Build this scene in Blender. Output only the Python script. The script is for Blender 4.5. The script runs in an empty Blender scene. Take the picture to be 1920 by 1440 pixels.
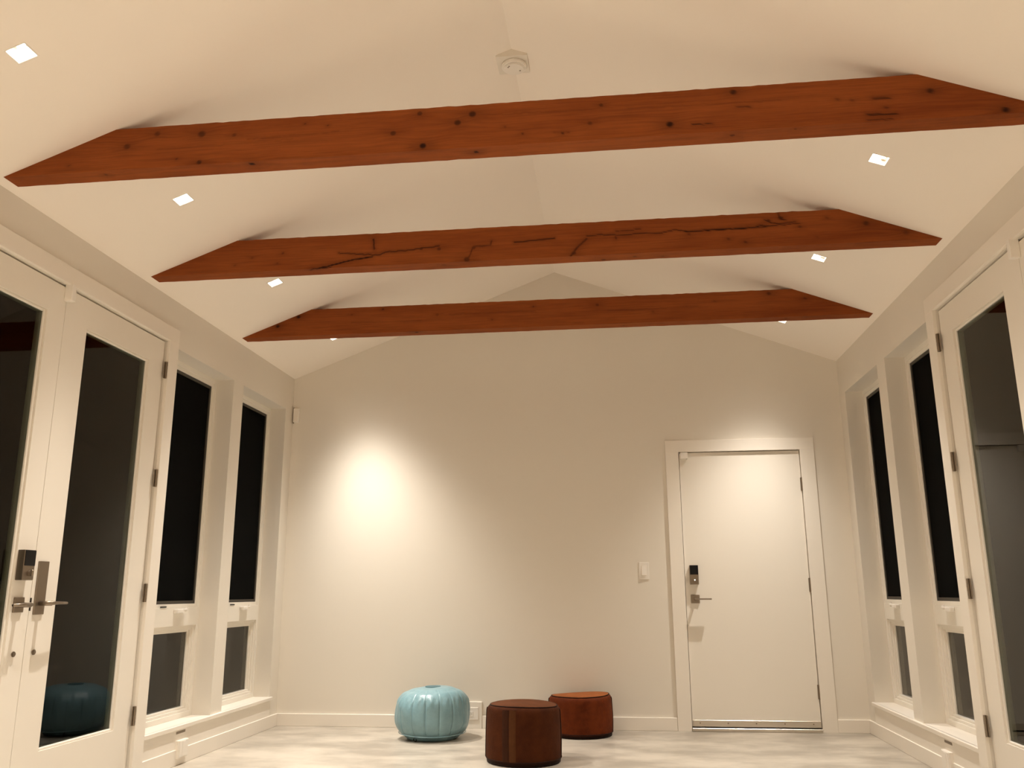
import bpy, bmesh, math, random
import numpy as np
from mathutils import Vector, Matrix

scene = bpy.context.scene
COL = scene.collection
random.seed(4)

# ------------------------------------------------------------------ measures of the room (metres)
XL, XR = -2.441, 1.967          # side walls
XM = (XL + XR) / 2
HW = (XR - XL) / 2
ZE, ZR = 2.741, 3.589           # eaves and ridge
SL = (ZR - ZE) / HW
YF = -8.9                       # wall behind the camera
TH = 0.20

# ------------------------------------------------------------------ camera
def basis(yaw, pitch, roll):
    cy, sy, cp, sp = math.cos(yaw), math.sin(yaw), math.cos(pitch), math.sin(pitch)
    f = Vector((sy * cp, cy * cp, sp)); r = Vector((cy, -sy, 0)); u = r.cross(f)
    cr, sr = math.cos(roll), math.sin(roll)
    return r * cr + u * sr, u * cr - r * sr, f
r_, u_, f_ = basis(-0.11528, 0.23611, -0.005)
cam_data = bpy.data.cameras.new('camera')
cam = bpy.data.objects.new('camera', cam_data)
COL.objects.link(cam)
M = Matrix.Identity(4)
for i in range(3):
    M[i][0], M[i][1], M[i][2] = r_[i], u_[i], -f_[i]
M.translation = Vector((0.18949, -6.80407, 0.99192))
cam.matrix_world = M
cam_data.sensor_width = 36.0
cam_data.lens = 1618.074 / 1920 * 36.0
cam_data.clip_start = 0.05
scene.camera = cam

# ------------------------------------------------------------------ world, exposure
world = bpy.data.worlds.new('night_sky'); scene.world = world
world.use_nodes = True
wb = world.node_tree.nodes['Background']
wb.inputs[0].default_value = (0.55, 0.75, 0.6, 1); wb.inputs[1].default_value = 0.004
scene.view_settings.view_transform = 'Standard'
scene.view_settings.look = 'None'
scene.view_settings.gamma = 1.0
scene.view_settings.exposure = 0.56
scene.view_settings.use_curve_mapping = False
scene.cycles.max_bounces = 14
scene.cycles.diffuse_bounces = 9
scene.cycles.glossy_bounces = 4
scene.cycles.sample_clamp_indirect = 8.0
LAMP_W = {'left': 236.0, 'right': 154.0}
LAMP_COL = (1.0, 0.93, 0.83)
BEAM_WIDTH = 0.485              # radians, flat-topped beam of the recessed lamps
BEAM_POWER = 4.0
BEAM_SPILL = 0.025              # share of the wide soft shoulder

# ------------------------------------------------------------------ materials
def mat(name, col, rough=0.5, metal=0.0, spec=0.5, bump=None, noise=None, coat=0.0):
    m = bpy.data.materials.new(name); m.use_nodes = True
    nt = m.node_tree; b = nt.nodes['Principled BSDF']
    b.inputs['Base Color'].default_value = (*col, 1)
    b.inputs['Roughness'].default_value = rough
    b.inputs['Metallic'].default_value = metal
    b.inputs['Specular IOR Level'].default_value = spec
    b.inputs['Coat Weight'].default_value = coat
    tc = nt.nodes.new('ShaderNodeTexCoord')
    if bump:
        n = nt.nodes.new('ShaderNodeTexNoise'); n.inputs['Scale'].default_value = bump[0]; n.inputs['Detail'].default_value = 3
        bp = nt.nodes.new('ShaderNodeBump'); bp.inputs['Strength'].default_value = bump[1]; bp.inputs['Distance'].default_value = 0.002
        nt.links.new(tc.outputs['Object'], n.inputs['Vector']); nt.links.new(n.outputs['Fac'], bp.inputs['Height'])
        nt.links.new(bp.outputs['Normal'], b.inputs['Normal'])
    if noise:                                   # (scale, second colour, contrast lo, hi, stretch vector)
        mp = nt.nodes.new('ShaderNodeMapping'); mp.inputs['Scale'].default_value = noise[4] if len(noise) > 4 else (1, 1, 1)
        n = nt.nodes.new('ShaderNodeTexNoise'); n.inputs['Scale'].default_value = noise[0]; n.inputs['Detail'].default_value = 6
        n.inputs['Roughness'].default_value = 0.6
        rp = nt.nodes.new('ShaderNodeMapRange'); rp.inputs['From Min'].default_value = noise[2]; rp.inputs['From Max'].default_value = noise[3]
        mx = nt.nodes.new('ShaderNodeMix'); mx.data_type = 'RGBA'
        mx.inputs[6].default_value = (*col, 1); mx.inputs[7].default_value = (*noise[1], 1)
        nt.links.new(tc.outputs['Object'], mp.inputs['Vector']); nt.links.new(mp.outputs['Vector'], n.inputs['Vector'])
        nt.links.new(n.outputs['Fac'], rp.inputs['Value']); nt.links.new(rp.outputs['Result'], mx.inputs[0])
        nt.links.new(mx.outputs[2], b.inputs['Base Color'])
    return m

def emit(name, col, s):
    m = bpy.data.materials.new(name); m.use_nodes = True
    b = m.node_tree.nodes['Principled BSDF']
    b.inputs['Base Color'].default_value = (.8, .8, .8, 1)
    b.inputs['Emission Color'].default_value = (*col, 1); b.inputs['Emission Strength'].default_value = s
    return m

def glass(name, ior, tint):
    m = bpy.data.materials.new(name); m.use_nodes = True
    nt = m.node_tree; nt.nodes.remove(nt.nodes['Principled BSDF'])
    out = nt.nodes['Material Output']
    fr = nt.nodes.new('ShaderNodeFresnel'); fr.inputs['IOR'].default_value = ior
    tr = nt.nodes.new('ShaderNodeBsdfTransparent'); tr.inputs['Color'].default_value = (*tint, 1)
    gl = nt.nodes.new('ShaderNodeBsdfGlossy'); gl.inputs['Roughness'].default_value = 0.0
    gl.inputs['Color'].default_value = (1, 1, 0.98, 1)
    mx = nt.nodes.new('ShaderNodeMixShader')
    nt.links.new(fr.outputs[0], mx.inputs[0]); nt.links.new(tr.outputs[0], mx.inputs[1]); nt.links.new(gl.outputs[0], mx.inputs[2])
    nt.links.new(mx.outputs[0], out.inputs['Surface'])
    return m

PAINT = mat('wall_paint', (0.77, 0.725, 0.65), 0.55, spec=0.25, bump=(260, 0.06))
CEIL = mat('ceiling_paint', (0.90, 0.835, 0.755), 0.7, spec=0.15, bump=(260, 0.06))
TRIM = mat('trim_paint', (0.84, 0.79, 0.715), 0.35, spec=0.4)
VINYL = mat('window_vinyl', (0.83, 0.79, 0.715), 0.35, spec=0.4)
DOORP = mat('door_paint', (0.82, 0.775, 0.70), 0.4, spec=0.35, bump=(300, 0.03))
PLASTIC = mat('white_plastic', (0.84, 0.80, 0.74), 0.3, spec=0.5)
FLOORM = mat('polished_concrete', (0.50, 0.45, 0.38), 0.32, spec=0.45, bump=(60, 0.03),
             noise=(2.3, (0.31, 0.275, 0.23), 0.40, 0.62, (0.8, 1.3, 1)))
NICKEL = mat('satin_nickel', (0.27, 0.22, 0.17), 0.36, metal=0.9, bump=(500, 0.05))
ALU = mat('aluminium', (0.62, 0.57, 0.50), 0.3, metal=0.9)
BLACK = mat('black_glass', (0.003, 0.003, 0.004), 0.3, spec=0.25)
DARK = mat('dark_gap', (0.02, 0.015, 0.01), 0.8)
BRONZE = mat('screen_frame', (0.035, 0.028, 0.02), 0.5)
LENS = emit('lamp_lens', (1.0, 0.9, 0.75), 40)
LED = emit('led', (1.0, 1.0, 0.9), 6)
WHITE_IN = mat('lamp_housing', (0.86, 0.82, 0.76), 0.5)
DGLASS = glass('door_glass', 1.36, (0.45, 0.5, 0.45))
WGLASS = glass('window_glass', 1.42, (0.5, 0.5, 0.47))
GROUND = mat('dark_ground', (0.05, 0.055, 0.04), 0.9, noise=(3, (0.03, 0.03, 0.025), .3, .7))

def screen_mat():
    m = bpy.data.materials.new('insect_mesh'); m.use_nodes = True
    nt = m.node_tree; b = nt.nodes['Principled BSDF']
    b.inputs['Base Color'].default_value = (0.004, 0.004, 0.0035, 1); b.inputs['Roughness'].default_value = 0.9
    b.inputs['Specular IOR Level'].default_value = 0.05
    b.inputs['Alpha'].default_value = 0.9
    return m
SCREEN = screen_mat()

def leather(name, c1, c2, rough, scale=14, coat=0.0, cr=0.3, bs=0.5):
    m = mat(name, c1, rough, spec=(0.45 if coat else 0.1), noise=(scale, c2, 0.35, 0.7), coat=coat)
    nt = m.node_tree; b = nt.nodes['Principled BSDF']
    tc = [n for n in nt.nodes if n.type == 'TEX_COORD'][0]
    v = nt.nodes.new('ShaderNodeTexVoronoi'); v.inputs['Scale'].default_value = 160
    n = nt.nodes.new('ShaderNodeTexNoise'); n.inputs['Scale'].default_value = 26; n.inputs['Detail'].default_value = 4
    ad = nt.nodes.new('ShaderNodeMath'); ad.operation = 'MULTIPLY_ADD'; ad.inputs[1].default_value = 0.25
    bp = nt.nodes.new('ShaderNodeBump'); bp.inputs['Strength'].default_value = bs; bp.inputs['Distance'].default_value = 0.006
    nt.links.new(tc.outputs['Object'], v.inputs['Vector']); nt.links.new(tc.outputs['Object'], n.inputs['Vector'])
    nt.links.new(v.outputs['Distance'], ad.inputs[0]); nt.links.new(n.outputs['Fac'], ad.inputs[2])
    nt.links.new(ad.outputs[0], bp.inputs['Height']); nt.links.new(bp.outputs['Normal'], b.inputs['Normal'])
    b.inputs['Coat Roughness'].default_value = cr
    return m
BLUE = leather('blue_leather', (0.21, 0.36, 0.41), (0.165, 0.295, 0.34), 0.38, coat=0.25, bs=0.35)
BLUE_D = leather('blue_leather_seam', (0.10, 0.18, 0.20), (0.08, 0.15, 0.17), 0.5)
CHOC = leather('chocolate_leather', (0.058, 0.014, 0.0025), (0.036, 0.008, 0.001), 0.75)
CHOC_L = leather('chocolate_leather_lighter', (0.078, 0.028, 0.008), (0.060, 0.019, 0.005), 0.75)
CHOC_S = leather('chocolate_leather_darker', (0.038, 0.012, 0.004), (0.03, 0.009, 0.003), 0.75)
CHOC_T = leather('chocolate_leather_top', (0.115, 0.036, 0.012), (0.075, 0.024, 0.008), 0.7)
CHOC_D = leather('dark_piping', (0.018, 0.006, 0.003), (0.012, 0.004, 0.002), 0.6)
TAN = leather('tan_leather', (0.125, 0.024, 0.0035), (0.075, 0.012, 0.0015), 0.65)
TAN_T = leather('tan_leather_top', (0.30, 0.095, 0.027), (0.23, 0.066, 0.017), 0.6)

def wood_mat():
    m = bpy.data.materials.new('stained_fir'); m.use_nodes = True
    nt = m.node_tree; N, L = nt.nodes, nt.links; b = N['Principled BSDF']
    b.inputs['Roughness'].default_value = 0.7; b.inputs['Specular IOR Level'].default_value = 0.1
    tc = N.new('ShaderNodeTexCoord')
    df = N.new('ShaderNodeAttribute'); df.attribute_name = 'defl'
    mk = N.new('ShaderNodeAttribute'); mk.attribute_name = 'mark'
    sp = N.new('ShaderNodeSeparateXYZ'); L.new(tc.outputs['Object'], sp.inputs[0])
    az = N.new('ShaderNodeMath'); az.operation = 'ADD'; L.new(sp.outputs['Z'], az.inputs[0]); L.new(df.outputs['Fac'], az.inputs[1])
    cb = N.new('ShaderNodeCombineXYZ'); L.new(sp.outputs['X'], cb.inputs['X']); L.new(sp.outputs['Y'], cb.inputs['Y']); L.new(az.outputs[0], cb.inputs['Z'])
    def noise(scale, stretch, lo, hi, detail=5):
        mp = N.new('ShaderNodeMapping'); mp.inputs['Scale'].default_value = stretch
        n = N.new('ShaderNodeTexNoise'); n.inputs['Scale'].default_value = scale; n.inputs['Detail'].default_value = detail
        n.inputs['Roughness'].default_value = 0.65
        r = N.new('ShaderNodeMapRange'); r.inputs['From Min'].default_value = lo; r.inputs['From Max'].default_value = hi
        L.new(cb.outputs[0], mp.inputs[0]); L.new(mp.outputs[0], n.inputs['Vector']); L.new(n.outputs['Fac'], r.inputs['Value'])
        return r.outputs['Result']
    def mix(f, a, c):
        x = N.new('ShaderNodeMix'); x.data_type = 'RGBA'
        if isinstance(f, float): x.inputs[0].default_value = f
        else: L.new(f, x.inputs[0])
        for s, v in ((6, a), (7, c)):
            if isinstance(v, tuple): x.inputs[s].default_value = (*v, 1)
            else: L.new(v, x.inputs[s])
        return x.outputs[2]
    big = noise(1.2, (0.8, 1, 6), 0.35, 0.7)
    c1 = mix(big, (0.30, 0.080, 0.018), (0.20, 0.046, 0.0095))
    fine = noise(1.0, (3, 40, 130), 0.42, 0.72, 4)
    sc = N.new('ShaderNodeMath'); sc.operation = 'MULTIPLY'; sc.inputs[1].default_value = 0.45; L.new(fine, sc.inputs[0])
    c2 = mix(sc.outputs[0], c1, (0.10, 0.024, 0.007))
    c3 = mix(mk.outputs['Fac'], c2, (0.022, 0.006, 0.002))
    L.new(c3, b.inputs['Base Color'])
    bp = N.new('ShaderNodeBump'); bp.inputs['Strength'].default_value = 0.25; bp.inputs['Distance'].default_value = 0.002
    L.new(fine, bp.inputs['Height']); L.new(bp.outputs[0], b.inputs['Normal'])
    return m
WOOD = wood_mat()

# ------------------------------------------------------------------ helpers
def tag(o, label=None, cat=None, group=None, kind=None):
    if label: o['label'] = label
    if cat: o['category'] = cat
    if group: o['group'] = group
    if kind: o['kind'] = kind
    return o

def empty(name, loc=(0, 0, 0), rot=None):
    o = bpy.data.objects.new(name, None); COL.objects.link(o)
    o.location = loc; o.empty_display_size = 0.05
    if rot is not None: o.rotation_euler = rot
    return o

class MB:
    """collects boxes, tubes and lathes, builds ONE mesh object"""
    def __init__(s): s.bm = bmesh.new()
    def box(s, x0, x1, y0, y1, z0, z1, bev=0.0, seg=1):
        x0, x1 = sorted((x0, x1)); y0, y1 = sorted((y0, y1)); z0, z1 = sorted((z0, z1))
        r = bmesh.ops.create_cube(s.bm, size=1.0)
        vs = r['verts']
        for v in vs:
            v.co = Vector((x0 if v.co.x < 0 else x1, y0 if v.co.y < 0 else y1, z0 if v.co.z < 0 else z1))
        if bev > 0:
            es = {e for v in vs for e in v.link_edges}
            bmesh.ops.bevel(s.bm, geom=list(es), offset=bev, segments=seg, affect='EDGES', profile=0.5)
        return s
    def ring(s, fbox, a0, a1, b0, b1, w, **k):
        """rectangular frame from four boxes; fbox(a0,a1,b0,b1) places one"""
        fbox(a0, a0 + w, b0, b1); fbox(a1 - w, a1, b0, b1)
        fbox(a0 + w, a1 - w, b0, b0 + w); fbox(a0 + w, a1 - w, b1 - w, b1)
        return s
    def tube(s, pts, rad, n=10, closed=False):
        pts = [Vector(p) for p in pts]; m = len(pts); rings = []
        up = Vector((0, 0, 1))
        for i, p in enumerate(pts):
            a = pts[(i - 1) % m] if (closed or i > 0) else p
            c = pts[(i + 1) % m] if (closed or i < m - 1) else p
            t = (c - a).normalized()
            q = up if abs(t.dot(up)) < 0.95 else Vector((1, 0, 0))
            e1 = t.cross(q).normalized(); e2 = t.cross(e1)
            rr = rad[i] if isinstance(rad, (list, tuple)) else rad
            rings.append([s.bm.verts.new(p + (e1 * math.cos(2 * math.pi * k / n) + e2 * math.sin(2 * math.pi * k / n)) * rr) for k in range(n)])
        for i in range(m if closed else m - 1):
            A, B = rings[i], rings[(i + 1) % m]
            for k in range(n):
                s.bm.faces.new((A[k], A[(k + 1) % n], B[(k + 1) % n], B[k]))
        if not closed:
            s.bm.faces.new(rings[0]); s.bm.faces.new(rings[-1])
        return s
    def cyl(s, c, axis, r, h, n=28, bev=0.0):
        ax = Vector(axis).normalized(); q = ax.to_track_quat('Z', 'Y').to_matrix().to_4x4()
        q.translation = Vector(c) + ax * h / 2
        R = bmesh.ops.create_cone(s.bm, cap_ends=True, segments=n, radius1=r, radius2=r, depth=h, matrix=q)
        if bev > 0:
            es = {e for v in R['verts'] for e in v.link_edges if len(e.link_faces) == 2 and any(len(f.verts) > 4 for f in e.link_faces)}
            bmesh.ops.bevel(s.bm, geom=list(es), offset=bev, segments=2, affect='EDGES')
        return s
    def poly(s, verts, faces):
        vs = [s.bm.verts.new(v) for v in verts]
        for f in faces:
            try: s.bm.faces.new([vs[i] for i in f])
            except ValueError: pass
        return s
    def build(s, name, m, parent=None, smooth=False, loc=None):
        bmesh.ops.recalc_face_normals(s.bm, faces=s.bm.faces)
        me = bpy.data.meshes.new(name); s.bm.to_mesh(me); s.bm.free()
        me.materials.append(m)
        if loc is not None:
            me.transform(Matrix.Translation(-Vector(loc)))
        o = bpy.data.objects.new(name, me); COL.objects.link(o)
        if loc is not None: o.location = loc
        if parent is not None: o.parent = parent
        if smooth:
            for p in me.polygons: p.use_smooth = True
        return o

def cut_panel(mb, O, U, V, W, ub, vb, holes, thick):
    """solid board with rectangular holes: O origin, U,V unit axes, W outward (away from the room)"""
    O, U, V, W = Vector(O), Vector(U), Vector(V), Vector(W)
    us = sorted({ub[0], ub[1], *[h[i] for h in holes for i in (0, 1)]})
    vs = sorted({vb[0], vb[1], *[h[i] for h in holes for i in (2, 3)]})
    nu, nv = len(us) - 1, len(vs) - 1
    def solid(i, j):
        if not (0 <= i < nu and 0 <= j < nv): return False
        a, c = (us[i] + us[i + 1]) / 2, (vs[j] + vs[j + 1]) / 2
        return not any(h[0] < a < h[1] and h[2] < c < h[3] for h in holes)
    cache = {}
    def vt(i, j, k):
        if (i, j, k) not in cache:
            cache[(i, j, k)] = mb.bm.verts.new(O + U * us[i] + V * vs[j] + W * (thick * k))
        return cache[(i, j, k)]
    for i in range(nu):
        for j in range(nv):
            if not solid(i, j): continue
            for k in (0, 1): mb.bm.faces.new((vt(i, j, k), vt(i + 1, j, k), vt(i + 1, j + 1, k), vt(i, j + 1, k)))
            for di, dj, a, c in ((-1, 0, (i, j), (i, j + 1)), (1, 0, (i + 1, j), (i + 1, j + 1)), (0, -1, (i, j), (i + 1, j)), (0, 1, (i, j + 1), (i + 1, j + 1))):
                if not solid(i + di, j + dj):
                    mb.bm.faces.new((vt(*a, 0), vt(*c, 0), vt(*c, 1), vt(*a, 1)))

# ------------------------------------------------------------------ the shell
tag(MB().box(XL - TH, XR + TH, YF - TH, TH, -0.12, 0).build('floor', FLOORM), 'pale mottled polished concrete floor', kind='structure')
tag(MB().box(-14, 14, -20, 12, -0.32, -0.2).build('ground', GROUND), 'dark ground outside the glass doors', kind='structure')

WIN = [(-1.965, -1.150), (-0.985, -0.160)]      # window openings along each side wall
WZ0, WZ1 = 0.200, 2.455
DY0, DY1, DZ = -4.035, -2.090, 2.470            # double door opening
for side, X, w in (('left', XL, -1), ('right', XR, 1)):
    mb = MB()
    holes = [(a, b, WZ0, WZ1) for a, b in WIN] + [(DY0, DY1, -0.1, DZ)]
    cut_panel(mb, (X, 0, 0), (0, 1, 0), (0, 0, 1), (w, 0, 0), (YF, 0), (-0.1, ZE), holes, TH)
    tag(mb.build('wall_' + side, PAINT), f'{side} side wall with two tall windows and glass double doors', kind='structure')

BD = (0.709, 1.629, 2.046)                      # back door opening x0, x1, top
def gable(mb, y0, y1, holes):
    w = 1 if y1 > y0 else -1
    cut_panel(mb, (0, y0, 0), (1, 0, 0), (0, 0, 1), (0, w, 0), (XL - TH, XR + TH), (-0.1, ZE), holes, TH)
    a = [(XL - TH, ZE), (XR + TH, ZE), (XR + TH, ZE + .02), (XM, ZR + .12), (XL - TH, ZE + .02)]
    n = len(a)
    vs = [(x, y0, z) for x, z in a] + [(x, y1, z) for x, z in a]
    mb.poly(vs, [tuple(range(n)), tuple(range(n, 2 * n))] + [(i, (i + 1) % n, (i + 1) % n + n, i + n) for i in range(n)])
mb = MB(); gable(mb, 0, TH, [(BD[0], BD[1], -0.1, BD[2])])
tag(mb.build('wall_back', PAINT), 'far gable wall with two pools of lamp light', kind='structure')
mb = MB(); gable(mb, YF, YF - TH, [])
tag(mb.build('wall_front', PAINT), 'gable wall behind the camera', kind='structure')

# sloped ceiling with real square cut-outs for the recessed lamps
C = HW / math.hypot(HW, ZR - ZE); S = (ZR - ZE) / math.hypot(HW, ZR - ZE)
SLEN = math.hypot(HW, ZR - ZE)
LY = [-0.52, -1.755, -2.98, -4.215, -5.45, -6.685, -7.92]
LHALF = 0.040
LS = {'left': (-1.931 - XL) / C, 'right': (XR - 1.466) / C}
mb = MB()
for side, X, w in (('left', XL, 1), ('right', XR, -1)):
    s0 = LS[side]
    cut_panel(mb, (X, 0, ZE), (0, 1, 0), (w * C, 0, S), (-w * S, 0, C), (YF, 0), (-0.25, SLEN), [(y - LHALF, y + LHALF, s0 - LHALF, s0 + LHALF) for y in LY], 0.14)
tag(mb.build('ceiling', CEIL), 'white vaulted ceiling with two slopes meeting in a ridge', kind='structure')

# ------------------------------------------------------------------ trims of the side walls
SIDES = (('left', XL, 1), ('right', XR, -1))     # w: +1 = towards the room
tn = 0
def trim(mb, label, m=TRIM):
    global tn
    tn += 1
    return tag(mb.build(f'trim_{tn}', m), label, kind='structure')

for side, X, w in SIDES:
    def B(mb, e0, e1, y0, y1, z0, z1, bev=0.0): mb.box(X - w * e0, X - w * e1, y0, y1, z0, z1, bev); return mb
    # window sill: nose plus the two boards running into the openings
    mb = MB(); B(mb, -0.020, 0.002, -1.990, -0.140, 0.201, 0.226, 0.003)
    for a, b in WIN: B(mb, -0.004, 0.128, a + .0005, b - .0005, 0.2005, 0.226)
    trim(mb, f'white window sill along the {side} wall')
    trim(B(MB(), -0.008, 0, -1.985, -0.160, 0.088, 0.200), f'white apron board below the {side} sill')
    mb = MB(); B(mb, -0.015, 0, -1.985, -0.0155, 0.0, 0.090, 0.002)
    tag(mb.build('baseboard_' + side, TRIM), f'white baseboard under the {side} windows', kind='structure')
    mb = MB(); B(mb, -0.015, 0, YF, -4.140, 0.0, 0.090, 0.002)
    trim(mb, f'white baseboard of the {side} wall beyond the double doors')
    # casing of the double door
    mb = MB()
    B(mb, -0.020, 0, -2.090, -1.985, 0.0, 2.470, 0.0015); B(mb, -0.020, 0, -4.140, -4.035, 0.0, 2.470, 0.0015)
    B(mb, -0.020, 0, -4.140, -1.985, 2.470, 2.560, 0.0015)
    trim(mb, f'flat white casing around the double doors of the {side} wall')
    # thin stop inside the opening
    mb = MB(); B(mb, 0.062, 0.10, DY0 + .001, DY0 + .02, 0, DZ - .001); B(mb, 0.062, 0.10, DY1 - .02, DY1 - .001, 0, DZ - .001); B(mb, 0.062, 0.10, DY0, DY1, DZ - .02, DZ - .001)
    B(mb, 0.0, 0.15, DY0, DY1, -0.003, 0.006)
    trim(mb, f'door stop and sill of the {side} double doors')

# ------------------------------------------------------------------ windows
wn = 0
for side, X, w in SIDES:
    for k, (y0, y1) in enumerate(reversed(WIN)):
        wn += 1
        where = 'nearer the back wall' if k == 0 else 'beside the double doors'
        root = tag(empty(f'window_{wn}', (X - w * 0.15, (y0 + y1) / 2, 0.226)), f'tall white window in the {side} wall, {where}', kind='structure')
        off = Vector(root.location)
        def B(mb, e0, e1, a, b, z0, z1, bev=0.0015): mb.box(X - w * e0, X - w * e1, a, b, z0, z1, bev); return mb
        def fin(mb, name, m):
            o = mb.build(name, m, root, loc=off); o.location = (0, 0, 0); return o
        a, b, z0, z1 = y0 + .0005, y1 - .0005, 0.2262, WZ1 - .0005
        mb = MB()
        mb.ring(lambda p, q, r, s: B(mb, .125, .195, p, q, r, s), a, b, z0, z1, 0.032)
        B(mb, .125, .195, a + .032, b - .032, .790, .902)
        fin(mb, 'frame', VINYL)
        # upper casement: sash, dark insect screen in its own frame, glass behind
        mb = MB(); mb.ring(lambda p, q, r, s: B(mb, .131, .19, p, q, r, s), a + .032, b - .032, .902, z1 - .032, 0.024)
        sash = fin(mb, 'upper_sash', VINYL)
        def fin2(mb, name, m, par):
            o = mb.build(name, m, par, loc=off); o.location = (0, 0, 0); return o
        mb = MB(); mb.ring(lambda p, q, r, s: B(mb, .136, .150, p, q, r, s), a + .056, b - .056, .926, z1 - .056, 0.020)
        fin(mb, 'screen_frame', BRONZE)
        fin(B(MB(), .1425, .1435, a + .072, b - .072, .942, z1 - .072, 0), 'insect_screen', SCREEN)
        fin2(B(MB(), .168, .174, a + .05, b - .05, .920, z1 - .05, 0), 'pane', WGLASS, sash)
        # lower fixed light with a stepped bead
        mb = MB()
        mb.ring(lambda p, q, r, s: B(mb, .136, .19, p, q, r, s), a + .032, b - .032, z0 + .032, .790, 0.016)
        mb.ring(lambda p, q, r, s: B(mb, .148, .19, p, q, r, s), a + .048, b - .048, z0 + .048, .774, 0.014)
        mb.ring(lambda p, q, r, s: B(mb, .160, .19, p, q, r, s), a + .062, b - .062, z0 + .048 + .0, .760, 0.012)
        low = fin(mb, 'lower_sash', VINYL)
        fin2(B(MB(), .170, .176, a + .07, b - .07, z0 + .055, .752, 0), 'pane', WGLASS, low)
        # folding crank handle on the rail, with its small dark latch slot
        yc = (y0 + y1) / 2 + 0.10
        mb = MB()
        mb.box(X - w * .125, X - w * .095, yc - .045, yc + .035, .868, .896, .006, 2)
        mb.box(X - w * .118, X - w * .092, yc + .030, yc + .080, .884, .898, .005, 2)
        h = fin(mb, 'crank_handle', PLASTIC)
        mb = MB(); mb.cyl((X - w * .105, yc + .078, .880), (0, 0, 1), .009, .026, 14, .002)
        fin2(mb, 'crank_knob', PLASTIC, h)
        fin(B(MB(), .122, .1255, yc - .21, yc - .14, .906, .914, 0), 'latch_slot', DARK)

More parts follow.
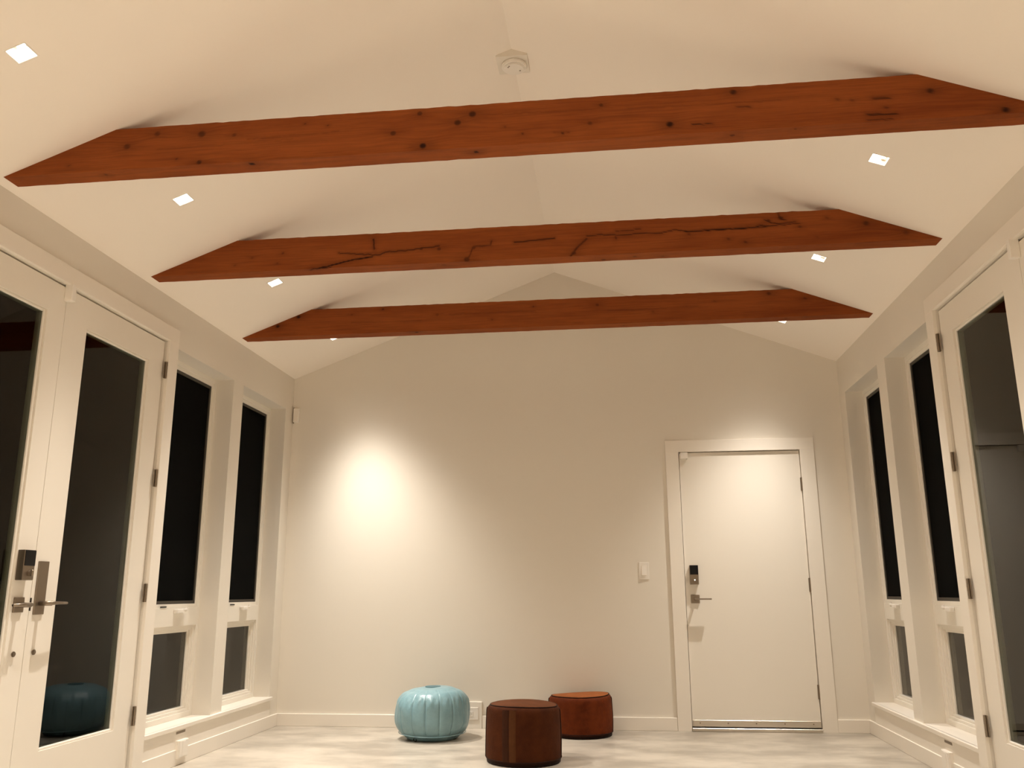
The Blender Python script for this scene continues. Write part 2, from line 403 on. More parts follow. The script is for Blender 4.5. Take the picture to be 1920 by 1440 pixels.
# ------------------------------------------------------------------ double glass doors
dn = 1
def hinge_mb(X, w, y, z, depth=0.004):
    mb = MB()
    mb.cyl((X + w * 0.010, y, z - .05), (0, 0, 1), .0065, .10, 12)
    mb.box(X + w * 0.0005, X + w * 0.006, y - .014, y + .014, z - .05, z + .05, .001)
    for q in (-.03, -.01, .01, .03): mb.cyl((X + w * 0.010, y, z + q - .0012), (0, 0, 1), .0075, .0024, 12)
    return mb
HZ = (2.285, 1.640, 0.995, 0.345)
for side, X, w in SIDES:
    seam = -3.050
    for leaf in (0, 1):
        dn += 1
        if leaf == 0: a, b, ga, gb = seam + .0015, -2.101, -2.852, -2.268
        else: a, b, ga, gb = -4.024, seam - .0015, -3.835, -3.190
        which = 'far leaf next to the windows' if leaf == 0 else 'near leaf cut by the picture edge'
        root = tag(empty(f'door_{dn}', (X, b if leaf == 0 else a, 0)), f'white glazed door in the {side} wall, {which}', kind='structure')
        off = Vector(root.location)
        def fin(mb, name, m, par=None, label=None, smooth=False):
            o = mb.build(name, m, par or root, loc=off, smooth=smooth); o.location = (0, 0, 0)
            if label: o['label'] = label
            return o
        def B(mb, e0, e1, p, q, r, s, bev=0.0): mb.box(X - w * e0, X - w * e1, p, q, r, s, bev); return mb
        gz0, gz1 = 0.305, 2.296
        mb = MB()
        cut_panel(mb, (X - w * .010, 0, 0), (0, 1, 0), (0, 0, 1), (-w, 0, 0), (a, b), (0.010, 2.459), [(ga - .012, gb + .012, gz0 - .012, gz1 + .012)], 0.045)
        fin(mb, 'slab', DOORP)
        mb = MB(); mb.ring(lambda p, q, r, s: B(mb, .0185, .050, p, q, r, s, .003), ga - .012, gb + .012, gz0 - .012, gz1 + .012, 0.0125)
        fin(mb, 'glazing_bead', DOORP)
        fin(B(MB(), .028, .034, ga - .004, gb + .004, gz0 - .004, gz1 + .004), 'pane', DGLASS)
        yh = -2.0955 if leaf == 0 else -4.0295
        for z in HZ: fin(hinge_mb(X, w, yh, z), 'hinge', NICKEL)
        # surface bolt plugs low on both meeting stiles
        fin(MB().cyl((X - w * .010, seam + (.062 if leaf == 0 else -.075), .735), (w, 0, 0), .012, .010, 20, .003), 'bolt_cap', NICKEL)
        if leaf == 0:
            hy = seam + .062
            mb = MB(); mb.box(X - w * .010, X - w * .002, hy - .036, hy + .036, .900, 1.140, .002)
            pl = fin(mb, 'handle_plate', NICKEL)
            xo = X + w * .050
            mb = MB(); mb.cyl((X - w * .004, hy, .950), (w, 0, 0), .011, .060, 20)
            mb.tube([(xo, hy - .006, .950), (xo + w * .002, hy + .03, .951), (xo, hy + .08, .951), (xo - w * .004, hy + .128, .950)], [.0095, .008, .007, .006], 12)
            lv = mb.build('handle', NICKEL, pl, loc=off, smooth=True); lv.location = (0, 0, 0)
        else:
            ry = seam - .082
            mb = MB(); mb.box(X - w * .010, X - w * .000, ry - .032, ry + .032, .912, .978, .002)
            ro = fin(mb, 'handle_rose', NICKEL)
            xo = X + w * .050
            mb = MB(); mb.cyl((X - w * .004, ry, .945), (w, 0, 0), .011, .058, 20)
            mb.tube([(xo, ry + .010, .946), (xo, ry - .04, .946), (xo, ry - .11, .945)], [.009, .008, .0065], 12)
            lv = mb.build('handle', NICKEL, ro, loc=off, smooth=True); lv.location = (0, 0, 0)
            # electronic keypad lock: grey box, black upper face, turn knob
            ky = seam - .082
            mb = MB(); mb.box(X - w * .010, X + w * .026, ky - .040, ky + .036, 1.052, 1.185, .003, 2)
            kp = fin(mb, 'keypad_lock', NICKEL)
            mb = MB(); mb.box(X + w * .020, X + w * .0285, ky - .038, ky + .034, 1.115, 1.184, .002)
            q = mb.build('keypad_glass', BLACK, kp, loc=off); q.location = (0, 0, 0)
            mb = MB(); mb.cyl((X + w * .024, ky + .002, 1.083), (w, 0, 0), .013, .016, 24, .003)
            mb.box(X + w * .036, X + w * .046, ky - .004, ky + .008, 1.068, 1.098, .003)
            q = mb.build('turn_knob', NICKEL, kp, loc=off); q.location = (0, 0, 0)
            mb = MB(); mb.box(X - w * .012, X - w * .004, seam - .0012, seam + .004, .918, .975, .0005)
            fin(mb, 'latch_plate', DARK)

# ------------------------------------------------------------------ back door
root = tag(empty('door_1', (BD[1], 0, 0)), 'plain white door in the back wall', kind='structure')
off = Vector(root.location)
def fin(mb, name, m, par=None, smooth=False):
    o = mb.build(name, m, par or root, loc=off, smooth=smooth); o.location = (0, 0, 0); return o
fin(MB().box(BD[0] + .0045, BD[1] - .0045, 0.002, 0.045, 0.030, BD[2] - .005, .0012), 'slab', DOORP)
for z in (1.78, 1.03, 0.275):
    mb = MB(); mb.cyl((BD[1] - .001, -.008, z - .05), (0, 0, 1), .0065, .10, 12); mb.box(BD[1] - .012, BD[1] + .010, -.004, .0015, z - .05, z + .05, .001)
    fin(mb, 'hinge', NICKEL)
sw = fin(MB().box(BD[0] + .010, BD[1] - .008, -.008, .002, 0.032, 0.076, .0015), 'door_sweep', ALU)
for i in range(5):
    fin(MB().cyl((BD[0] + .06 + i * .2, -.0105, .056), (0, 1, 0), .005, .003, 12), 'screw', NICKEL, sw)
mb = MB(); mb.box(.748, .812, -.030, .002, 1.037, 1.180, .003, 2)
kp = fin(mb, 'keypad_lock', NICKEL)
fin(MB().box(.750, .810, -.0325, -.026, 1.110, 1.179, .002), 'keypad_glass', BLACK, kp)
fin(MB().cyl((.782, -.043, 1.071), (0, 1, 0), .018, .014, 28, .003), 'turn_knob', NICKEL, kp)
fin(MB().cyl((.782, -.0445, 1.071), (0, 1, 0), .0035, .003, 12), 'indicator_light', LED, kp)
ro = fin(MB().box(.749, .813, -.009, .002, .900, .963, .002), 'handle_rose', NICKEL)
mb = MB(); mb.cyl((.781, -.058, .931), (0, 1, 0), .010, .052, 20); mb.box(.771, .897, -.068, -.046, .926, .937, .003, 2)
fin(mb, 'handle', NICKEL, ro)
trim(MB().box(.608, BD[0], -.018, 0, 0, 2.046, .001).box(BD[1], 1.735, -.018, 0, 0, 2.046, .001).box(.608, 1.735, -.018, 0, 2.046, 2.137, .001), 'flat white casing around the back door')
trim(MB().box(BD[0] + .001, BD[1] - .001, -.032, .12, 0.0, 0.024, .003), 'metal threshold of the back door', ALU)
trim(MB().box(BD[0] + .0005, BD[0] + .018, .048, .09, .025, BD[2] - .001).box(BD[1] - .018, BD[1] - .0005, .048, .09, .025, BD[2] - .001).box(BD[0], BD[1], .048, .09, BD[2] - .018, BD[2] - .0005), 'door stop inside the back door frame')
mb = MB(); mb.box(XL + .0005, -1.075, -.015, 0, 0, .090, .002); mb.box(-.835, .6075, -.015, 0, 0, .090, .002); mb.box(1.7355, XR - .0005, -.015, 0, 0, .090, .002)
tag(mb.build('baseboard_back', TRIM), 'white baseboard along the back wall', kind='structure')

# ------------------------------------------------------------------ beams
def smooth(e0, e1, x):
    t = np.clip((x - e0) / (e1 - e0), 0, 1); return t * t * (3 - 2 * t)
ZB, ZT, BT = 2.757, 2.950, 0.095
def beam(y, label, knots, cracks, bottom_marks, seed):
    rng = np.random.default_rng(seed)
    nx, nf, nb = 900, 40, 12
    sec = [(0.0, z, 0) for z in np.linspace(ZT, ZB, nf)] + [(t, ZB, 1) for t in np.linspace(0, BT, nb)[1:]] + \
          [(BT, z, 2) for z in np.linspace(ZB, ZT, 5)[1:]] + [(t, ZT, 3) for t in np.linspace(BT, 0, 4)[1:-1]]
    ns = len(sec)
    yy = np.array([s[0] for s in sec]); zz = np.array([s[1] for s in sec]); ff = np.array([s[2] for s in sec])
    off_ = (zz - ZE) / SL - 0.006
    u = np.linspace(0, 1, nx)[:, None]
    Xg = XL + off_[None, :] + u * ((XR - XL) - 2 * off_[None, :])
    Yg = np.repeat(yy[None, :], nx, 0).copy(); Zg = np.repeat(zz[None, :], nx, 0).copy()
    F = np.repeat(ff[None, :], nx, 0)
    mark = np.zeros_like(Xg); defl = np.zeros_like(Xg); dent = np.zeros_like(Xg)
    front = (F == 0) & True
    # 2-D coordinates: front (x,z); bottom (x, ZB - y) so marks run round the arris
    V = np.where(F == 0, Zg, np.where(F == 1, ZB - Yg, Zg))
    for (kx, kz, rr, st) in knots + bottom_marks:
        dx, dz = (Xg - kx), (V - kz)
        d = np.sqrt((dx / (rr * 1.15)) ** 2 + (dz / rr) ** 2)
        core = (1 - smooth(0.5, 1.2, d)) * min(1, st * 1.15)
        halo = np.exp(-(dx / (rr * 4)) ** 2 - (dz / (rr * 2)) ** 2) * 0.38 * st
        okf = (F <= 1)
        mark = np.maximum(mark, np.where(okf, np.maximum(core, halo), 0))
        defl += np.where(okf, np.exp(-(dx / (rr * 4.5)) ** 2) * np.sign(dz + 1e-6) * rr * 0.9 * np.exp(-np.abs(dz) / (rr * 3)), 0)
    for pts, wd, st in cracks:
        P = np.array(pts)
        # jagged subdivision
        Q = [P[0]]
        for A, Bp in zip(P[:-1], P[1:]):
            n = max(2, int(np.linalg.norm(Bp - A) / 0.02))
            for i in range(1, n + 1):
                q = A + (Bp - A) * i / n
                Q.append(q + (rng.normal(0, 0.0016, 2) if i < n else 0))
        Q = np.array(Q)
        dm = np.full(Xg.shape, 9.0)
        for A, Bp in zip(Q[:-1], Q[1:]):
            lo, hi = min(A[0], Bp[0]) - .33, max(A[0], Bp[0]) + .33
            rows = np.where((Xg[:, nf // 2] > lo - .02) & (Xg[:, nf // 2] < hi + .02))[0]
            if len(rows) == 0: continue
            sl_ = slice(rows[0], rows[-1] + 1)
            ab = Bp - A; L2 = ab @ ab + 1e-12
            t = np.clip(((Xg[sl_] - A[0]) * ab[0] + (V[sl_] - A[1]) * ab[1]) / L2, 0, 1)
            dd = np.hypot(Xg[sl_] - (A[0] + t * ab[0]), V[sl_] - (A[1] + t * ab[1]))
            dm[sl_] = np.minimum(dm[sl_], dd)
        m = (1 - smooth(wd * 0.5, wd * 1.6, dm)) * st
        m = np.maximum(m, np.exp(-(dm / (wd * 5)) ** 2) * 0.25 * st)
        mark = np.maximum(mark, np.where(F <= 1, m, 0))
        dent = np.maximum(dent, np.where(F == 0, (1 - smooth(0, wd * 1.4, dm)) * st * 0.004, 0))
    Yg += dent
    # slightly uneven arrises
    wob = np.interp(np.linspace(0, 1, nx), np.linspace(0, 1, 90), rng.normal(0, 0.0005, 90))[:, None]
    edge = ((F == 1) | ((F == 0) & (np.abs(Zg - ZB) < .004)))
    Zg += np.where(edge, wob, 0)
    wob2 = np.interp(np.linspace(0, 1, nx), np.linspace(0, 1, 110), rng.normal(0, 0.0008, 110))[:, None]
    Zg += np.where((F == 0) & (np.abs(Zg - ZT) < .003), wob2, 0)
    co = np.stack([Xg - XM, Yg, Zg - ZB], -1).reshape(-1, 3)
    i = np.arange(nx - 1)[:, None]; j = np.arange(ns)[None, :]; j2 = (j + 1) % ns
    quads = np.stack([i * ns + j, (i + 1) * ns + j, (i + 1) * ns + j2 + 0 * i, i * ns + j2], -1).reshape(-1, 4)
    me = bpy.data.meshes.new('ceiling_beam')
    faces = [tuple(map(int, q)) for q in quads] + [tuple(range(ns)), tuple((nx - 1) * ns + k for k in reversed(range(ns)))]
    me.from_pydata([tuple(map(float, c)) for c in co], [], faces)
    for nm, arr in (('mark', mark), ('defl', defl)):
        at = me.attributes.new(nm, 'FLOAT', 'POINT'); at.data.foreach_set('value', arr.reshape(-1).astype(np.float32))
    bm = bmesh.new(); bm.from_mesh(me); bmesh.ops.recalc_face_normals(bm, faces=bm.faces); bm.to_mesh(me); bm.free()
    me.materials.append(WOOD)
    o = bpy.data.objects.new('ceiling_beam', me); COL.objects.link(o)
    o.location = (XM, y, ZB)
    tag(o, label, 'beam', 'reddish timber tie beams across the vault')
    return o

K1 = [(-1.841, 2.864, .016, .6), (-1.708, 2.915, .014, .55), (-1.506, 2.900, .018, .65), (-1.507, 2.768, .012, .7), (-.557, 2.927, .012, .6),
      (-.397, 2.873, .015, .7), (-.335, 2.908, .016, .75), (-.668, 2.844, .013, .6), (-.541, 2.778, .015, .95), (-.128, 2.805, .007, .5),
      (.193, 2.909, .009, .6), (.146, 2.831, .010, .5), (.035, 2.794, .007, .6), (.463, 2.803, .015, .85), (.719, 2.927, .014, .75),
      (1.115, 2.865, .007, .5), (1.17, 2.856, .007, .5), (1.294, 2.815, .006, .7), (1.464, 2.875, .014, .75), (1.728, 2.773, .015, .95),
      (-1.61, 2.79, .005, .6), (-2.1, 2.79, .004, .7), (-.95, 2.90, .004, .7), (-1.05, 2.915, .004, .6), (-.2, 2.84, .005, .4), (-1.36, 2.885, .010, .45)]
C1 = [([(.55, 2.797), (.63, 2.794)], .0022, .8), ([(.73, 2.862), (.78, 2.858)], .003, .6), ([(1.25, 2.858), (1.31, 2.857)], .003, .8),
      ([(1.22, 2.790), (1.33, 2.786)], .003, .9), ([(1.22, 2.768), (1.31, 2.766)], .0025, .6), ([(0.0, 2.80), (.06, 2.798)], .0015, .7),
      ([(-1.3, 2.86), (-.9, 2.87)], .002, .25), ([(-1.7, 2.84), (-1.1, 2.85)], .003, .2), ([(0.3, 2.885), (.9, 2.878)], .003, .2), ([(-.3, 2.90), (.2, 2.893)], .003, .2)]
B1 = [(-1.282, 2.735, .014, .9), (-.325, 2.716, .011, .9), (.709, 2.722, .010, .7), (-1.948, 2.72, .008, .6), (.95, 2.74, .006, .5)]
K2 = [(-.566, 2.768, .018, .6), (1.555, 2.862, .016, .65), (1.749, 2.80, .016, .5), (1.218, 2.862, .010, .55), (.845, 2.812, .008, .55), (.932, 2.79, .009, .6),
      (1.06, 2.905, .010, .7), (1.125, 2.915, .013, .7), (1.36, 2.905, .007, .5), (-.822, 2.845, .010, .6), (-.528, 2.835, .012, .5), (-.722, 2.838, .012, .55),
      (.022, 2.775, .013, .6), (.64, 2.852, .010, .4), (-1.62, 2.86, .008, .5), (-1.80, 2.84, .008, .35), (-1.65, 2.80, .005, .5), (-1.9, 2.80, .006, .4), (1.30, 2.80, .006, .3)]
C2 = [([(-1.46, 2.738), (-1.44, 2.757), (-1.361, 2.765), (-1.322, 2.776), (-1.261, 2.790), (-1.201, 2.802), (-1.10, 2.812)], .0040, 1.0),
      ([(-1.42, 2.748), (-1.38, 2.757), (-1.33, 2.765)], .002, .8),
      ([(-1.295, 2.845), (-1.186, 2.832), (-1.058, 2.820), (-1.019, 2.837), (-.912, 2.838), (-.822, 2.849), (-.722, 2.856)], .0028, .85),
      ([(-1.097, 2.915), (-1.094, 2.88), (-1.089, 2.855)], .0035, .9),
      ([(-.566, 2.765), (-.545, 2.80), (-.528, 2.843), (-.433, 2.846), (-.428, 2.869)], .0035, .6),
      ([(-.301, 2.856), (-.19, 2.862), (-.081, 2.868)], .0028, 1.0),
      ([(.005, 2.76), (.025, 2.785), (.049, 2.815), (.093, 2.855)], .0045, .75),
      ([(.093, 2.872), (.17, 2.876), (.252, 2.868), (.324, 2.866), (.381, 2.872), (.45, 2.868), (.494, 2.866), (.566, 2.882), (.636, 2.867), (.888, 2.868), (1.055, 2.874), (1.22, 2.883)], .0024, .85),
      ([(.25, 2.892), (.34, 2.890), (.385, 2.897)], .002, .7),
      ([(.62, 2.868), (.888, 2.870), (1.055, 2.877)], .0026, 1.0),
      ([(1.038, 2.912), (1.07, 2.893), (1.11, 2.886), (1.2, 2.893)], .003, .8), ([(1.114, 2.940), (1.118, 2.915), (1.15, 2.905)], .003, .8),
      ([(.25, 2.86), (.252, 2.845)], .004, .6)]
B2 = [(-.70, 2.72, .016, .35), (.18, 2.685, .014, .6), (.35, 2.71, .012, .45), (.50, 2.69, .010, .4)]
K3 = [(-2.139, 2.835, .014, .85), (-1.989, 2.898, .014, .85), (-1.376, 2.930, .008, .7), (-.313, 2.902, .006, .6), (-.986, 2.873, .012, .3),
      (.126, 2.895, .012, .5), (.913, 2.886, .006, .4), (1.27, 2.925, .014, .65), (1.502, 2.880, .010, .55), (-1.6, 2.899, .007, .4), (.5, 2.83, .01, .3), (-.6, 2.82, .008, .35)]
C3 = [([(-.9, 2.87), (-.3, 2.872)], .003, .25), ([(.2, 2.85), (.8, 2.855)], .003, .25), ([(-1.6, 2.84), (-1.1, 2.835)], .003, .2)]
B3 = [(-1.135, 2.735, .014, .8), (1.377, 2.72, .008, .5), (.3, 2.71, .008, .4)]
beam(-3.643, 'reddish timber tie beam nearest the viewer, dotted with many knots', K1, C1, B1, 1)
beam(-2.411, 'middle reddish tie beam with long cracks along its face', K2, C2, B2, 2)
beam(-1.163, 'farthest reddish tie beam, closest to the back wall', K3, C3, B3, 3)

# ------------------------------------------------------------------ recessed lamps
names_l = ['on the left slope, half hidden by the farthest beam', 'on the left slope just beyond the middle beam',
           'on the left slope between the nearest and middle beams', 'at the upper left picture corner']
names_r = ['on the right slope, half hidden by the farthest beam', 'on the right slope just beyond the middle beam',
           'on the right slope between the nearest and middle beams', 'on the right slope, nearer than every beam']
def downlight(side, idx, y):
    w = 1 if side == 'left' else -1
    X = XL if side == 'left' else XR
    s0 = LS[side]
    P = Vector((X + w * C * s0, y, ZE + S * s0))
    Nrm = Vector((w * S, 0, -C))                 # into the room
    Vd = Vector((w * C, 0, S))
    Ud = Nrm.cross(Vd) * -1
    root = empty('recessed_downlight', P)
    m3 = Matrix((Vd.cross(Nrm) * -1, Vd, Nrm)).transposed()
    if m3.determinant() < 0:
        m3 = Matrix((Vd.cross(Nrm), Vd, Nrm)).transposed()
    root.matrix_world = Matrix.Translation(P) @ m3.to_4x4()
    lab = (names_l if side == 'left' else names_r)[idx] if idx < 4 else f'on the {side} slope, {("first", "second", "third")[idx - 4]} behind the picture edge'
    tag(root, 'bright square recessed downlight ' + lab, 'ceiling light', 'square recessed downlights in the vault')
    h = LHALF
    mb = MB()                                    # housing: four cheeks and a lid, open to the room (+z local)
    t = .003; d = .075
    mb.box(-h, -h + t, -h, h, -d, .0005).box(h - t, h, -h, h, -d, .0005).box(-h + t, h - t, -h, -h + t, -d, .0005).box(-h + t, h - t, h - t, h, -d, .0005).box(-h, h, -h, h, -d - t, -d)
    mb.build('housing', WHITE_IN, root)
    mb = MB(); mb.ring(lambda p, q, r, s: mb.box(p, q, r, s, -.001, .0022, .0006), -h - .003, h + .003, -h - .003, h + .003, .0055)
    mb.build('trim_ring', WHITE_IN, root)
    mb = MB(); mb.cyl((0, 0, -.066), (0, 0, 1), .031, .012, 32, .002)
    lamp = mb.build('lamp', WHITE_IN, root)
    MB().cyl((0, 0, -.0545), (0, 0, 1), .026, .002, 32).build('lens', LENS, lamp)
    mb = MB(); mb.box(-.036, -.024, -.034, -.012, -.050, -.020, .001)
    mb.build('spring_clip', NICKEL, root)
    ld = bpy.data.lights.new('downlight_beam', 'SPOT')
    ld.energy = LAMP_W[side] * (1.5 if side == 'left' and idx > 2 else 1.0); ld.color = LAMP_COL; ld.shadow_soft_size = 0.018
    ld.spot_size = math.radians(150); ld.spot_blend = 0.4
    ld.use_nodes = True; nt = ld.node_tree; em = nt.nodes['Emission']
    tc = nt.nodes.new('ShaderNodeTexCoord'); sp = nt.nodes.new('ShaderNodeSeparateXYZ'); nt.links.new(tc.outputs['Normal'], sp.inputs[0])
    def mth(op, a, b=None):
        n = nt.nodes.new('ShaderNodeMath'); n.operation = op
        for i, v in enumerate((a, b)):
            if v is None: continue
            if isinstance(v, (int, float)): n.inputs[i].default_value = v
            else: nt.links.new(v, n.inputs[i])
        return n.outputs[0]
    th = mth('ARCCOSINE', mth('MINIMUM', mth('ABSOLUTE', sp.outputs['Z']), 0.99999))
    g = mth('EXPONENT', mth('MULTIPLY', mth('POWER', mth('MULTIPLY', th, 1 / BEAM_WIDTH), BEAM_POWER), -1.0))
    g2 = mth('EXPONENT', mth('MULTIPLY', mth('POWER', mth('MULTIPLY', th, 1 / 0.74), 4.0), -1.0))
    nt.links.new(mth('ADD', g, mth('MULTIPLY', g2, BEAM_SPILL)), em.inputs['Strength'])
    lo = bpy.data.objects.new('downlight_beam', ld); COL.objects.link(lo)
    lo.location = P + Nrm * 0.012
    dirv = Vector((w * math.sin(math.radians(9)), 0, -math.cos(math.radians(9))))
    lo.rotation_euler = dirv.to_track_quat('-Z', 'Y').to_euler()
for side in ('left', 'right'):
    for i, y in enumerate(LY): downlight(side, i, y)

# ------------------------------------------------------------------ smoke alarm on its wedge block under the ridge
root = tag(empty('smoke_alarm', (XM, -3.01, 3.552)), 'round white smoke alarm on a square block under the ridge', 'smoke alarm')
off = Vector(root.location)
y0, y1, hw, zb = -3.085, -2.935, 0.077, 3.550
mb = MB()
pr = [(-hw, zb), (hw, zb), (hw, ZR - SL * hw), (0, ZR), (-hw, ZR - SL * hw)]
mb.poly([(XM + x, y0, z) for x, z in pr] + [(XM + x, y1, z) for x, z in pr], [tuple(range(5)), tuple(range(5, 10))] + [(i, (i + 1) % 5, (i + 1) % 5 + 5, i + 5) for i in range(5)])
o = mb.build('mounting_block', PAINT, root, loc=off); o.location = (0, 0, 0)
mb = MB(); mb.cyl((XM + .006, -3.008, zb - .018), (0, 0, 1), .062, .018, 48, .004); mb.cyl((XM + .006, -3.008, zb - .026), (0, 0, 1), .050, .010, 48, .003)
o = mb.build('alarm_body', PLASTIC, root, loc=off); o.location = (0, 0, 0)
for dx, dy in ((-.028, -.022), (-.022, -.03), (.028, .012)):
    o = MB().cyl((XM + .006 + dx, -3.008 + dy, zb - .0268), (0, 0, 1), .004, .002, 12).build('screw_hole', NICKEL, root, loc=off); o.location = (0, 0, 0)

# ------------------------------------------------------------------ small wall devices
def simple(name, parts, label, cat, loc, group=None):
    root = tag(empty(name, loc), label, cat, group)
    off = Vector(loc)
    made = {}
    for nm, mb, m, *par in parts:
        o = mb.build(nm, m, made[par[0]] if par else root, loc=off); o.location = (0, 0, 0); made[nm] = o
    return root
# motion sensor in the upper left corner of the back wall
simple('motion_sensor', [('case', MB().box(-2.428, -2.380, -.026, 0, 2.368, 2.486, .005, 2), PLASTIC),
                         ('lens', MB().box(-2.422, -2.386, -.0275, -.02, 2.376, 2.424, .003), TRIM),
                         ('bracket', MB().box(-2.434, -2.426, -.012, 0, 2.36, 2.494, .001), NICKEL)],
       'small white motion sensor high in the corner left of the back wall', 'sensor', (-2.404, 0, 2.43))
# light switch
simple('light_switch', [('cover_plate', MB().box(.370, .446, -.006, 0, 1.078, 1.206, .0025, 2), PLASTIC),
                        ('rocker', MB().poly([(.391, -.006, 1.108), (.425, -.006, 1.108), (.425, -.006, 1.176), (.391, -.006, 1.176),
                                              (.391, -.017, 1.110), (.425, -.017, 1.110), (.425, -.008, 1.176), (.391, -.008, 1.176)],
                                             [(0, 1, 2, 3), (4, 5, 6, 7), (0, 1, 5, 4), (1, 2, 6, 5), (2, 3, 7, 6), (3, 0, 4, 7)]), PLASTIC),
                        ('bezel', MB().box(.387, .429, -.0075, -.004, 1.104, 1.180, .001), TRIM)],
       'white rocker light switch on the back wall left of the door', 'switch', (.408, 0, 1.142))
# back wall outlet on a raised block
hole_parts = []
for hx in (-.985, -.925):
    for dz in (-.006, .006): hole_parts.append(('socket_slot', MB().box(hx - .005, hx + .005, -.0285, -.027, .103 + dz - .001, .103 + dz + .001), DARK))
    hole_parts.append(('socket_slot', MB().cyl((hx + .012, -.0285, .103), (0, 1, 0), .0022, .0015, 10), DARK))
simple('power_outlet', [('backing_block', MB().box(-1.074, -.836, -.019, 0, 0, .188, .0015), TRIM),
                        ('cover_plate', MB().box(-1.020, -.862, -.025, -.018, .062, .148, .002, 2), PLASTIC),
                        ('socket_face', MB().box(-1.008, -.900, -.0275, -.024, .085, .122, .002, 2), PLASTIC),
                        *hole_parts],
       'white horizontal power outlet on the back wall behind the blue pouf', 'outlet', (-.95, 0, .10))
# outlet boxes in the side baseboards, each with a thin grey strip above it
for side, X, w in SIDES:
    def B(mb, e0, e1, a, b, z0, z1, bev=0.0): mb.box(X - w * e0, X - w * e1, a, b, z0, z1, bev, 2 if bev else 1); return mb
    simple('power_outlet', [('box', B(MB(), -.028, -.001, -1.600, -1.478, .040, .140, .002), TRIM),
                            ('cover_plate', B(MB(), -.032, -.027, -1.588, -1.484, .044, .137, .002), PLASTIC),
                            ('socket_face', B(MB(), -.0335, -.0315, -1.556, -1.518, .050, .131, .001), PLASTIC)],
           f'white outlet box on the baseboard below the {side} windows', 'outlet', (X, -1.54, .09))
    tag(B(MB(), -.0095, -.0075, -1.600, -1.490, .176, .190, 0).build('grey_strip', NICKEL), f'slim grey strip just under the {side} sill, above the outlet box', 'plate')
    # alarm contact above the meeting stiles
    simple('door_contact', [('switch_body', B(MB(), -.032, .010, -3.072, -3.044, 2.388, 2.474, .003), PLASTIC),
                            ('magnet', B(MB(), -.018, .010, -3.040, -3.020, 2.396, 2.452, .002), PLASTIC)],
           f'small white alarm contact at the top of the {side} double doors', 'sensor', (X, -3.05, 2.43))
simple('door_contact', [('switch_body', MB().box(.722, .778, -.030, .001, 1.990, 2.040, .003, 2), PLASTIC),
                        ('magnet', MB().box(.716, .724, -.014, .001, 1.996, 2.034, .001), PLASTIC)],
       'small white alarm contact in the top left corner of the back door', 'sensor', (.75, 0, 2.015))

# ------------------------------------------------------------------ poufs
def lathe(prof, seg, fn=None):
    """prof: list (r, z) bottom to top, r=0 allowed at both ends; fn(theta, r, z) -> (r, z)"""
    mb = MB(); rings = []
    for r, z in prof:
        if r < 1e-6:
            rr, zz = (fn(0, 0, z) if fn else (0, z)); rings.append([mb.bm.verts.new((0, 0, zz))]); continue
        row = []
        for k in range(seg):
            th = 2 * math.pi * k / seg
            a, c = fn(th, r, z) if fn else (r, z)
            row.append(mb.bm.verts.new((a * math.cos(th), a * math.sin(th), c)))
        rings.append(row)
    for A, Bq in zip(rings[:-1], rings[1:]):
        for k in range(seg):
            k2 = (k + 1) % seg
            if len(A) == 1: mb.bm.faces.new((A[0], Bq[k2], Bq[k]))
            elif len(Bq) == 1: mb.bm.faces.new((A[k], A[k2], Bq[0]))
            else: mb.bm.faces.new((A[k], A[k2], Bq[k2], Bq[k]))
    return mb

def put(mb, name, m, root, smooth=True):
    return mb.build(name, m, root, smooth=smooth)

# blue pouf: sixteen gores, puckered shoulder, sagging top
R, H = 0.256, 0.340
NG = 16
root = tag(empty('leather_pouf', (-1.118, -.470, 0)), 'light blue leather pouf with vertical seams, left of the two brown ones', 'pouf', 'leather poufs on the floor')
prof = [(0, 0.004)] + [(0.05, .003), (0.10, .002), (0.15, .001), (.175, .004)]
n = 46
for i in range(1, n):
    t = -math.pi / 2 + math.pi * i / n
    cx_, sz_ = math.cos(t), math.sin(t)
    r = .175 * 0 + R * (abs(cx_) ** 0.50); z = H / 2 + H / 2 * math.copysign(abs(sz_) ** 0.80, sz_)
    if z < .006 and r < .20: continue
    if r < .185 and z < H / 2: continue
    prof.append((r, z))
prof += [(.06, H * .999), (.03, H), (0, H)]
prof = [p for i, p in enumerate(prof)]
def gore(th, r, z):
    ph = (th * NG / (2 * math.pi)) % 1.0
    d = min(ph, 1 - ph) * (2 * math.pi / NG) * R            # distance to the seam
    side_ = max(0.0, 1 - abs(z - .16) / .18)
    g = math.exp(-(d / .0045) ** 2) * .0055 * (0.35 + side_)
    puff = .0022 * math.sin(math.pi * ph) * min(1, r / .15)
    sh = math.exp(-((z - .262) / .022) ** 2)
    puck = sh * .0035 * math.cos(2 * math.pi * ph * 2 + 1.3 * math.sin(th * 3))
    lump = .006 * math.sin(th * 2 + .8) * math.sin(z * 11) + .003 * math.sin(th * 5 + z * 30) * min(1, r / .1)
    rr = max(0.0, r - g + (puff + puck + lump) * min(1, r / .1))
    zz = z
    if z > .2:
        sag = .010 * math.cos(th - math.pi) * (r / R) + .004 * math.sin(3 * th) * (r / R)
        zz = z - sag * (z - .2) / .14 - .006 * math.exp(-((r - .17) / .02) ** 2) * math.exp(-((z - .31) / .03) ** 2)
    return rr, zz
put(lathe(prof, 320, gore), 'body', BLUE, root)
for k in range(NG):
    th = 2 * math.pi * k / NG; P = []
    for i in range(24):
        z = .050 + .225 * i / 23
        t = math.asin(max(-1, min(1, math.copysign(abs((z - H / 2) / (H / 2)) ** (1 / .80), z - H / 2))))
        rr, zz = gore(th, R * math.cos(t) ** 0.5, z); P.append(((rr - .0002) * math.cos(th), (rr - .0002) * math.sin(th), zz))
    put(MB().tube(P, .0013, 6), 'seam', BLUE_D, root)
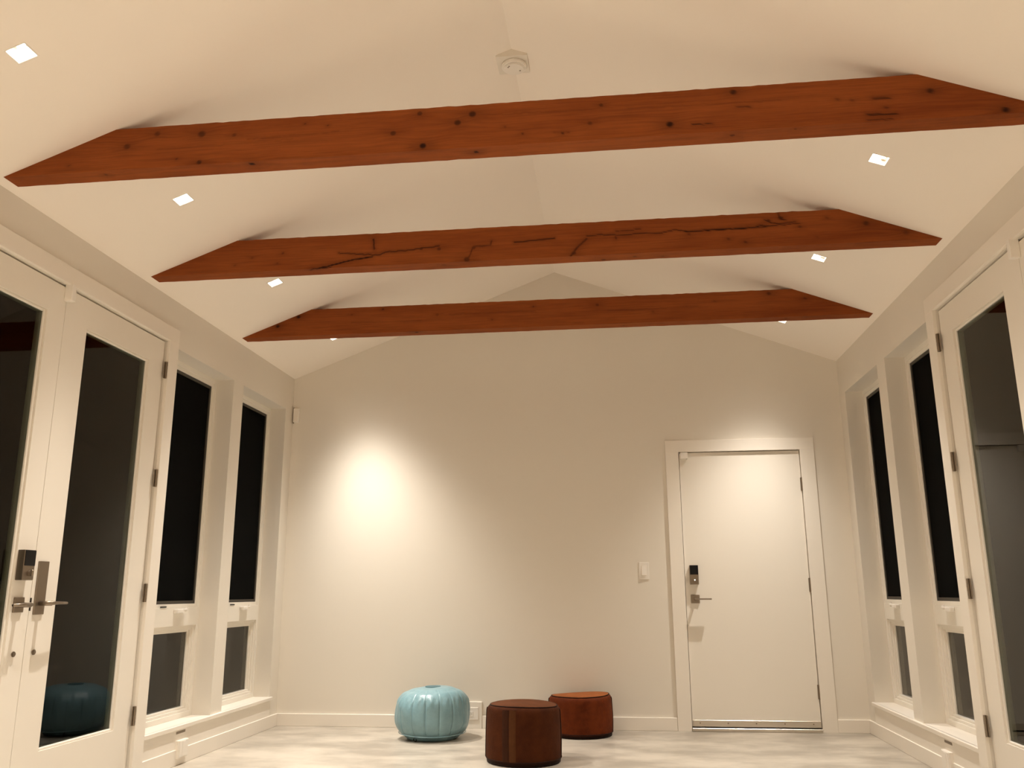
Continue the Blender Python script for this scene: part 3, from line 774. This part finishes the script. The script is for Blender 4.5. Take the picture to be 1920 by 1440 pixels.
mb = MB(); ring_ = []
for k in range(96):
    th = 2 * math.pi * k / 96; rr, zz = gore(th, .226, .040); ring_.append((rr * math.cos(th), rr * math.sin(th), .045 + .003 * math.sin(2 * th + 1)))
rb = []
for k in range(96):
    th = 2 * math.pi * k / 96
    rb.append((.2335 * math.cos(th), .2335 * math.sin(th), .041 + .003 * math.sin(2 * th + 1)))
mb.tube(rb, .0028, 8, True); put(mb, 'bottom_piping', BLUE, root)
mb = lathe([(0, H + .001), (.035, H + .004), (.052, H + .005), (.055, H + .002), (.053, H - .004), (0, H - .004)], 48)
o = put(mb, 'top_disc', BLUE_D, root); o['label'] = 'darker round patch on top'
mb = MB(); a0 = math.radians(-112)
px_, py_ = .215 * math.cos(a0), .215 * math.sin(a0)
mb.tube([(px_, py_, .036), (px_ * 1.05, py_ * 1.05, .024), (px_ * 1.03, py_ * 1.03, .010), (px_ * .98 + .008, py_ * .98, .006), (px_ * .97 + .01, py_ * .97, .02)], .003, 8)
o = put(mb, 'tie_cord', CHOC_D, root); o['label'] = 'dark tie cord at the bottom seam'

def drum(loc, R, H, body, top, pip, label, lean, seed, strap=None, taper=0.0):
    root = tag(empty('leather_pouf', loc), label, 'pouf', 'leather poufs on the floor')
    rng = random.Random(seed); p1, p2, p3 = rng.random() * 6, rng.random() * 6, rng.random() * 6
    def fn(th, r, z):
        q = z / H
        d = 1 + .010 * math.sin(2 * th + p1) + .006 * math.sin(3 * th + p2 + q * 2) + .004 * math.sin(7 * th + p3 + q * 5)
        rr = r * d * (1 + taper * (0.5 - q))
        zz = z
        if q > .75: zz = z + ((.007 * math.sin(th + p2) + .004 * math.sin(2 * th + p3)) * (q - .75) * 4 + lean * math.cos(th) * (q - .75) * 4) * min(1, r / R)
        return rr, zz
    prof = [(0, .004), (R * .5, .003), (R * .90, .002), (R * .955, .006), (R * .965, .018), (R * .985, .026)]
    for i in range(1, 22): 
        q = i / 22; prof.append((R * (.99 + .012 * math.sin(math.pi * q)), .026 + (H - .060) * q))
    prof += [(R * .985, H - .026), (R * .965, H - .014), (R * .935, H - .006), (R * .90, H - .003)]
    put(lathe(prof + [(R * .6, H - .006), (0, H - .006)], 160, fn), 'body', body, root)
    # soft lid with a puffed centre
    lid = [(R * .895, H - .006), (R * .90, H - .001)] + [(R * .90 * math.cos(a), H + .012 * math.sin(a)) for a in [i * math.pi / 2 / 14 for i in range(1, 14)]] + [(0, H + .012)]
    put(lathe([(0, H - .008)] + lid, 160, fn), 'lid', top, root)
    def loop(r, z, t):
        mb = MB(); P = []
        for k in range(128):
            th = 2 * math.pi * k / 128; a, c = fn(th, r, z); P.append((a * math.cos(th), a * math.sin(th), c))
        mb.tube(P, t, 8, True); return mb
    put(loop(R * .903, H - .001, .0036), 'top_piping', pip, root)
    put(loop(R * .985, .028, .0034), 'bottom_piping', pip, root)
    mb = lathe([(R * .93, .002), (R * .962, .004), (R * .970, .018), (R * .980, .026), (R * .93, .026)], 128, fn)
    put(mb, 'base_band', pip, root)
    def strip(a0, a1, m, name, h=.0022):
        mb = MB(); nz, na = 26, 6; g = []
        for i in range(nz + 1):
            q = .030 + (H - .046) * i / nz; row = []
            base = R * (.99 + .012 * math.sin(math.pi * min(1, max(0, (q - .026) / (H - .060))))) if q < H - .03 else R * .984
            for j in range(na + 1):
                th = a0 + (a1 - a0) * j / na
                edge = 0 if j in (0, na) else h
                rr, zz = fn(th, base + edge, q); row.append(mb.bm.verts.new((rr * math.cos(th), rr * math.sin(th), zz)))
            g.append(row)
        for i in range(nz):
            for j in range(na): mb.bm.faces.new((g[i][j], g[i][j + 1], g[i + 1][j + 1], g[i + 1][j]))
        return put(mb, name, m, root)
    if strap: 
        for a0, a1, m, nm, lb in strap:
            o = strip(math.radians(a0), math.radians(a1), m, nm)
            if lb: o['label'] = lb
    for ang in (math.radians(-8), math.radians(188)):
        P = []
        for i in range(20):
            q = .03 + (H - .045) * i / 19
            b = R * (.995 + .012 * math.sin(math.pi * i / 19)) - (.012 * R if i == 19 else 0)
            rr, zz = fn(ang, b, q); P.append((rr * math.cos(ang), rr * math.sin(ang), zz))
        put(MB().tube(P, .0028, 8), 'side_seam', pip, root)
    return root
drum((-.392, -1.250, 0), .230, .325, CHOC, CHOC_T, CHOC_D, 'dark chocolate leather pouf nearest the viewer, overlapping the lighter brown one', .003, 5,
     [(-106, -96, CHOC_L, 'strap', 'lighter brown vertical strap'), (-118, -106.5, CHOC_S, 'seam_panel', 'darker vertical strip')], taper=0.03)
drum((-.088, -.245, 0), .226, .270, TAN, TAN_T, CHOC_D, 'reddish brown leather pouf by the back wall, partly hidden by the dark one', .002, 9)
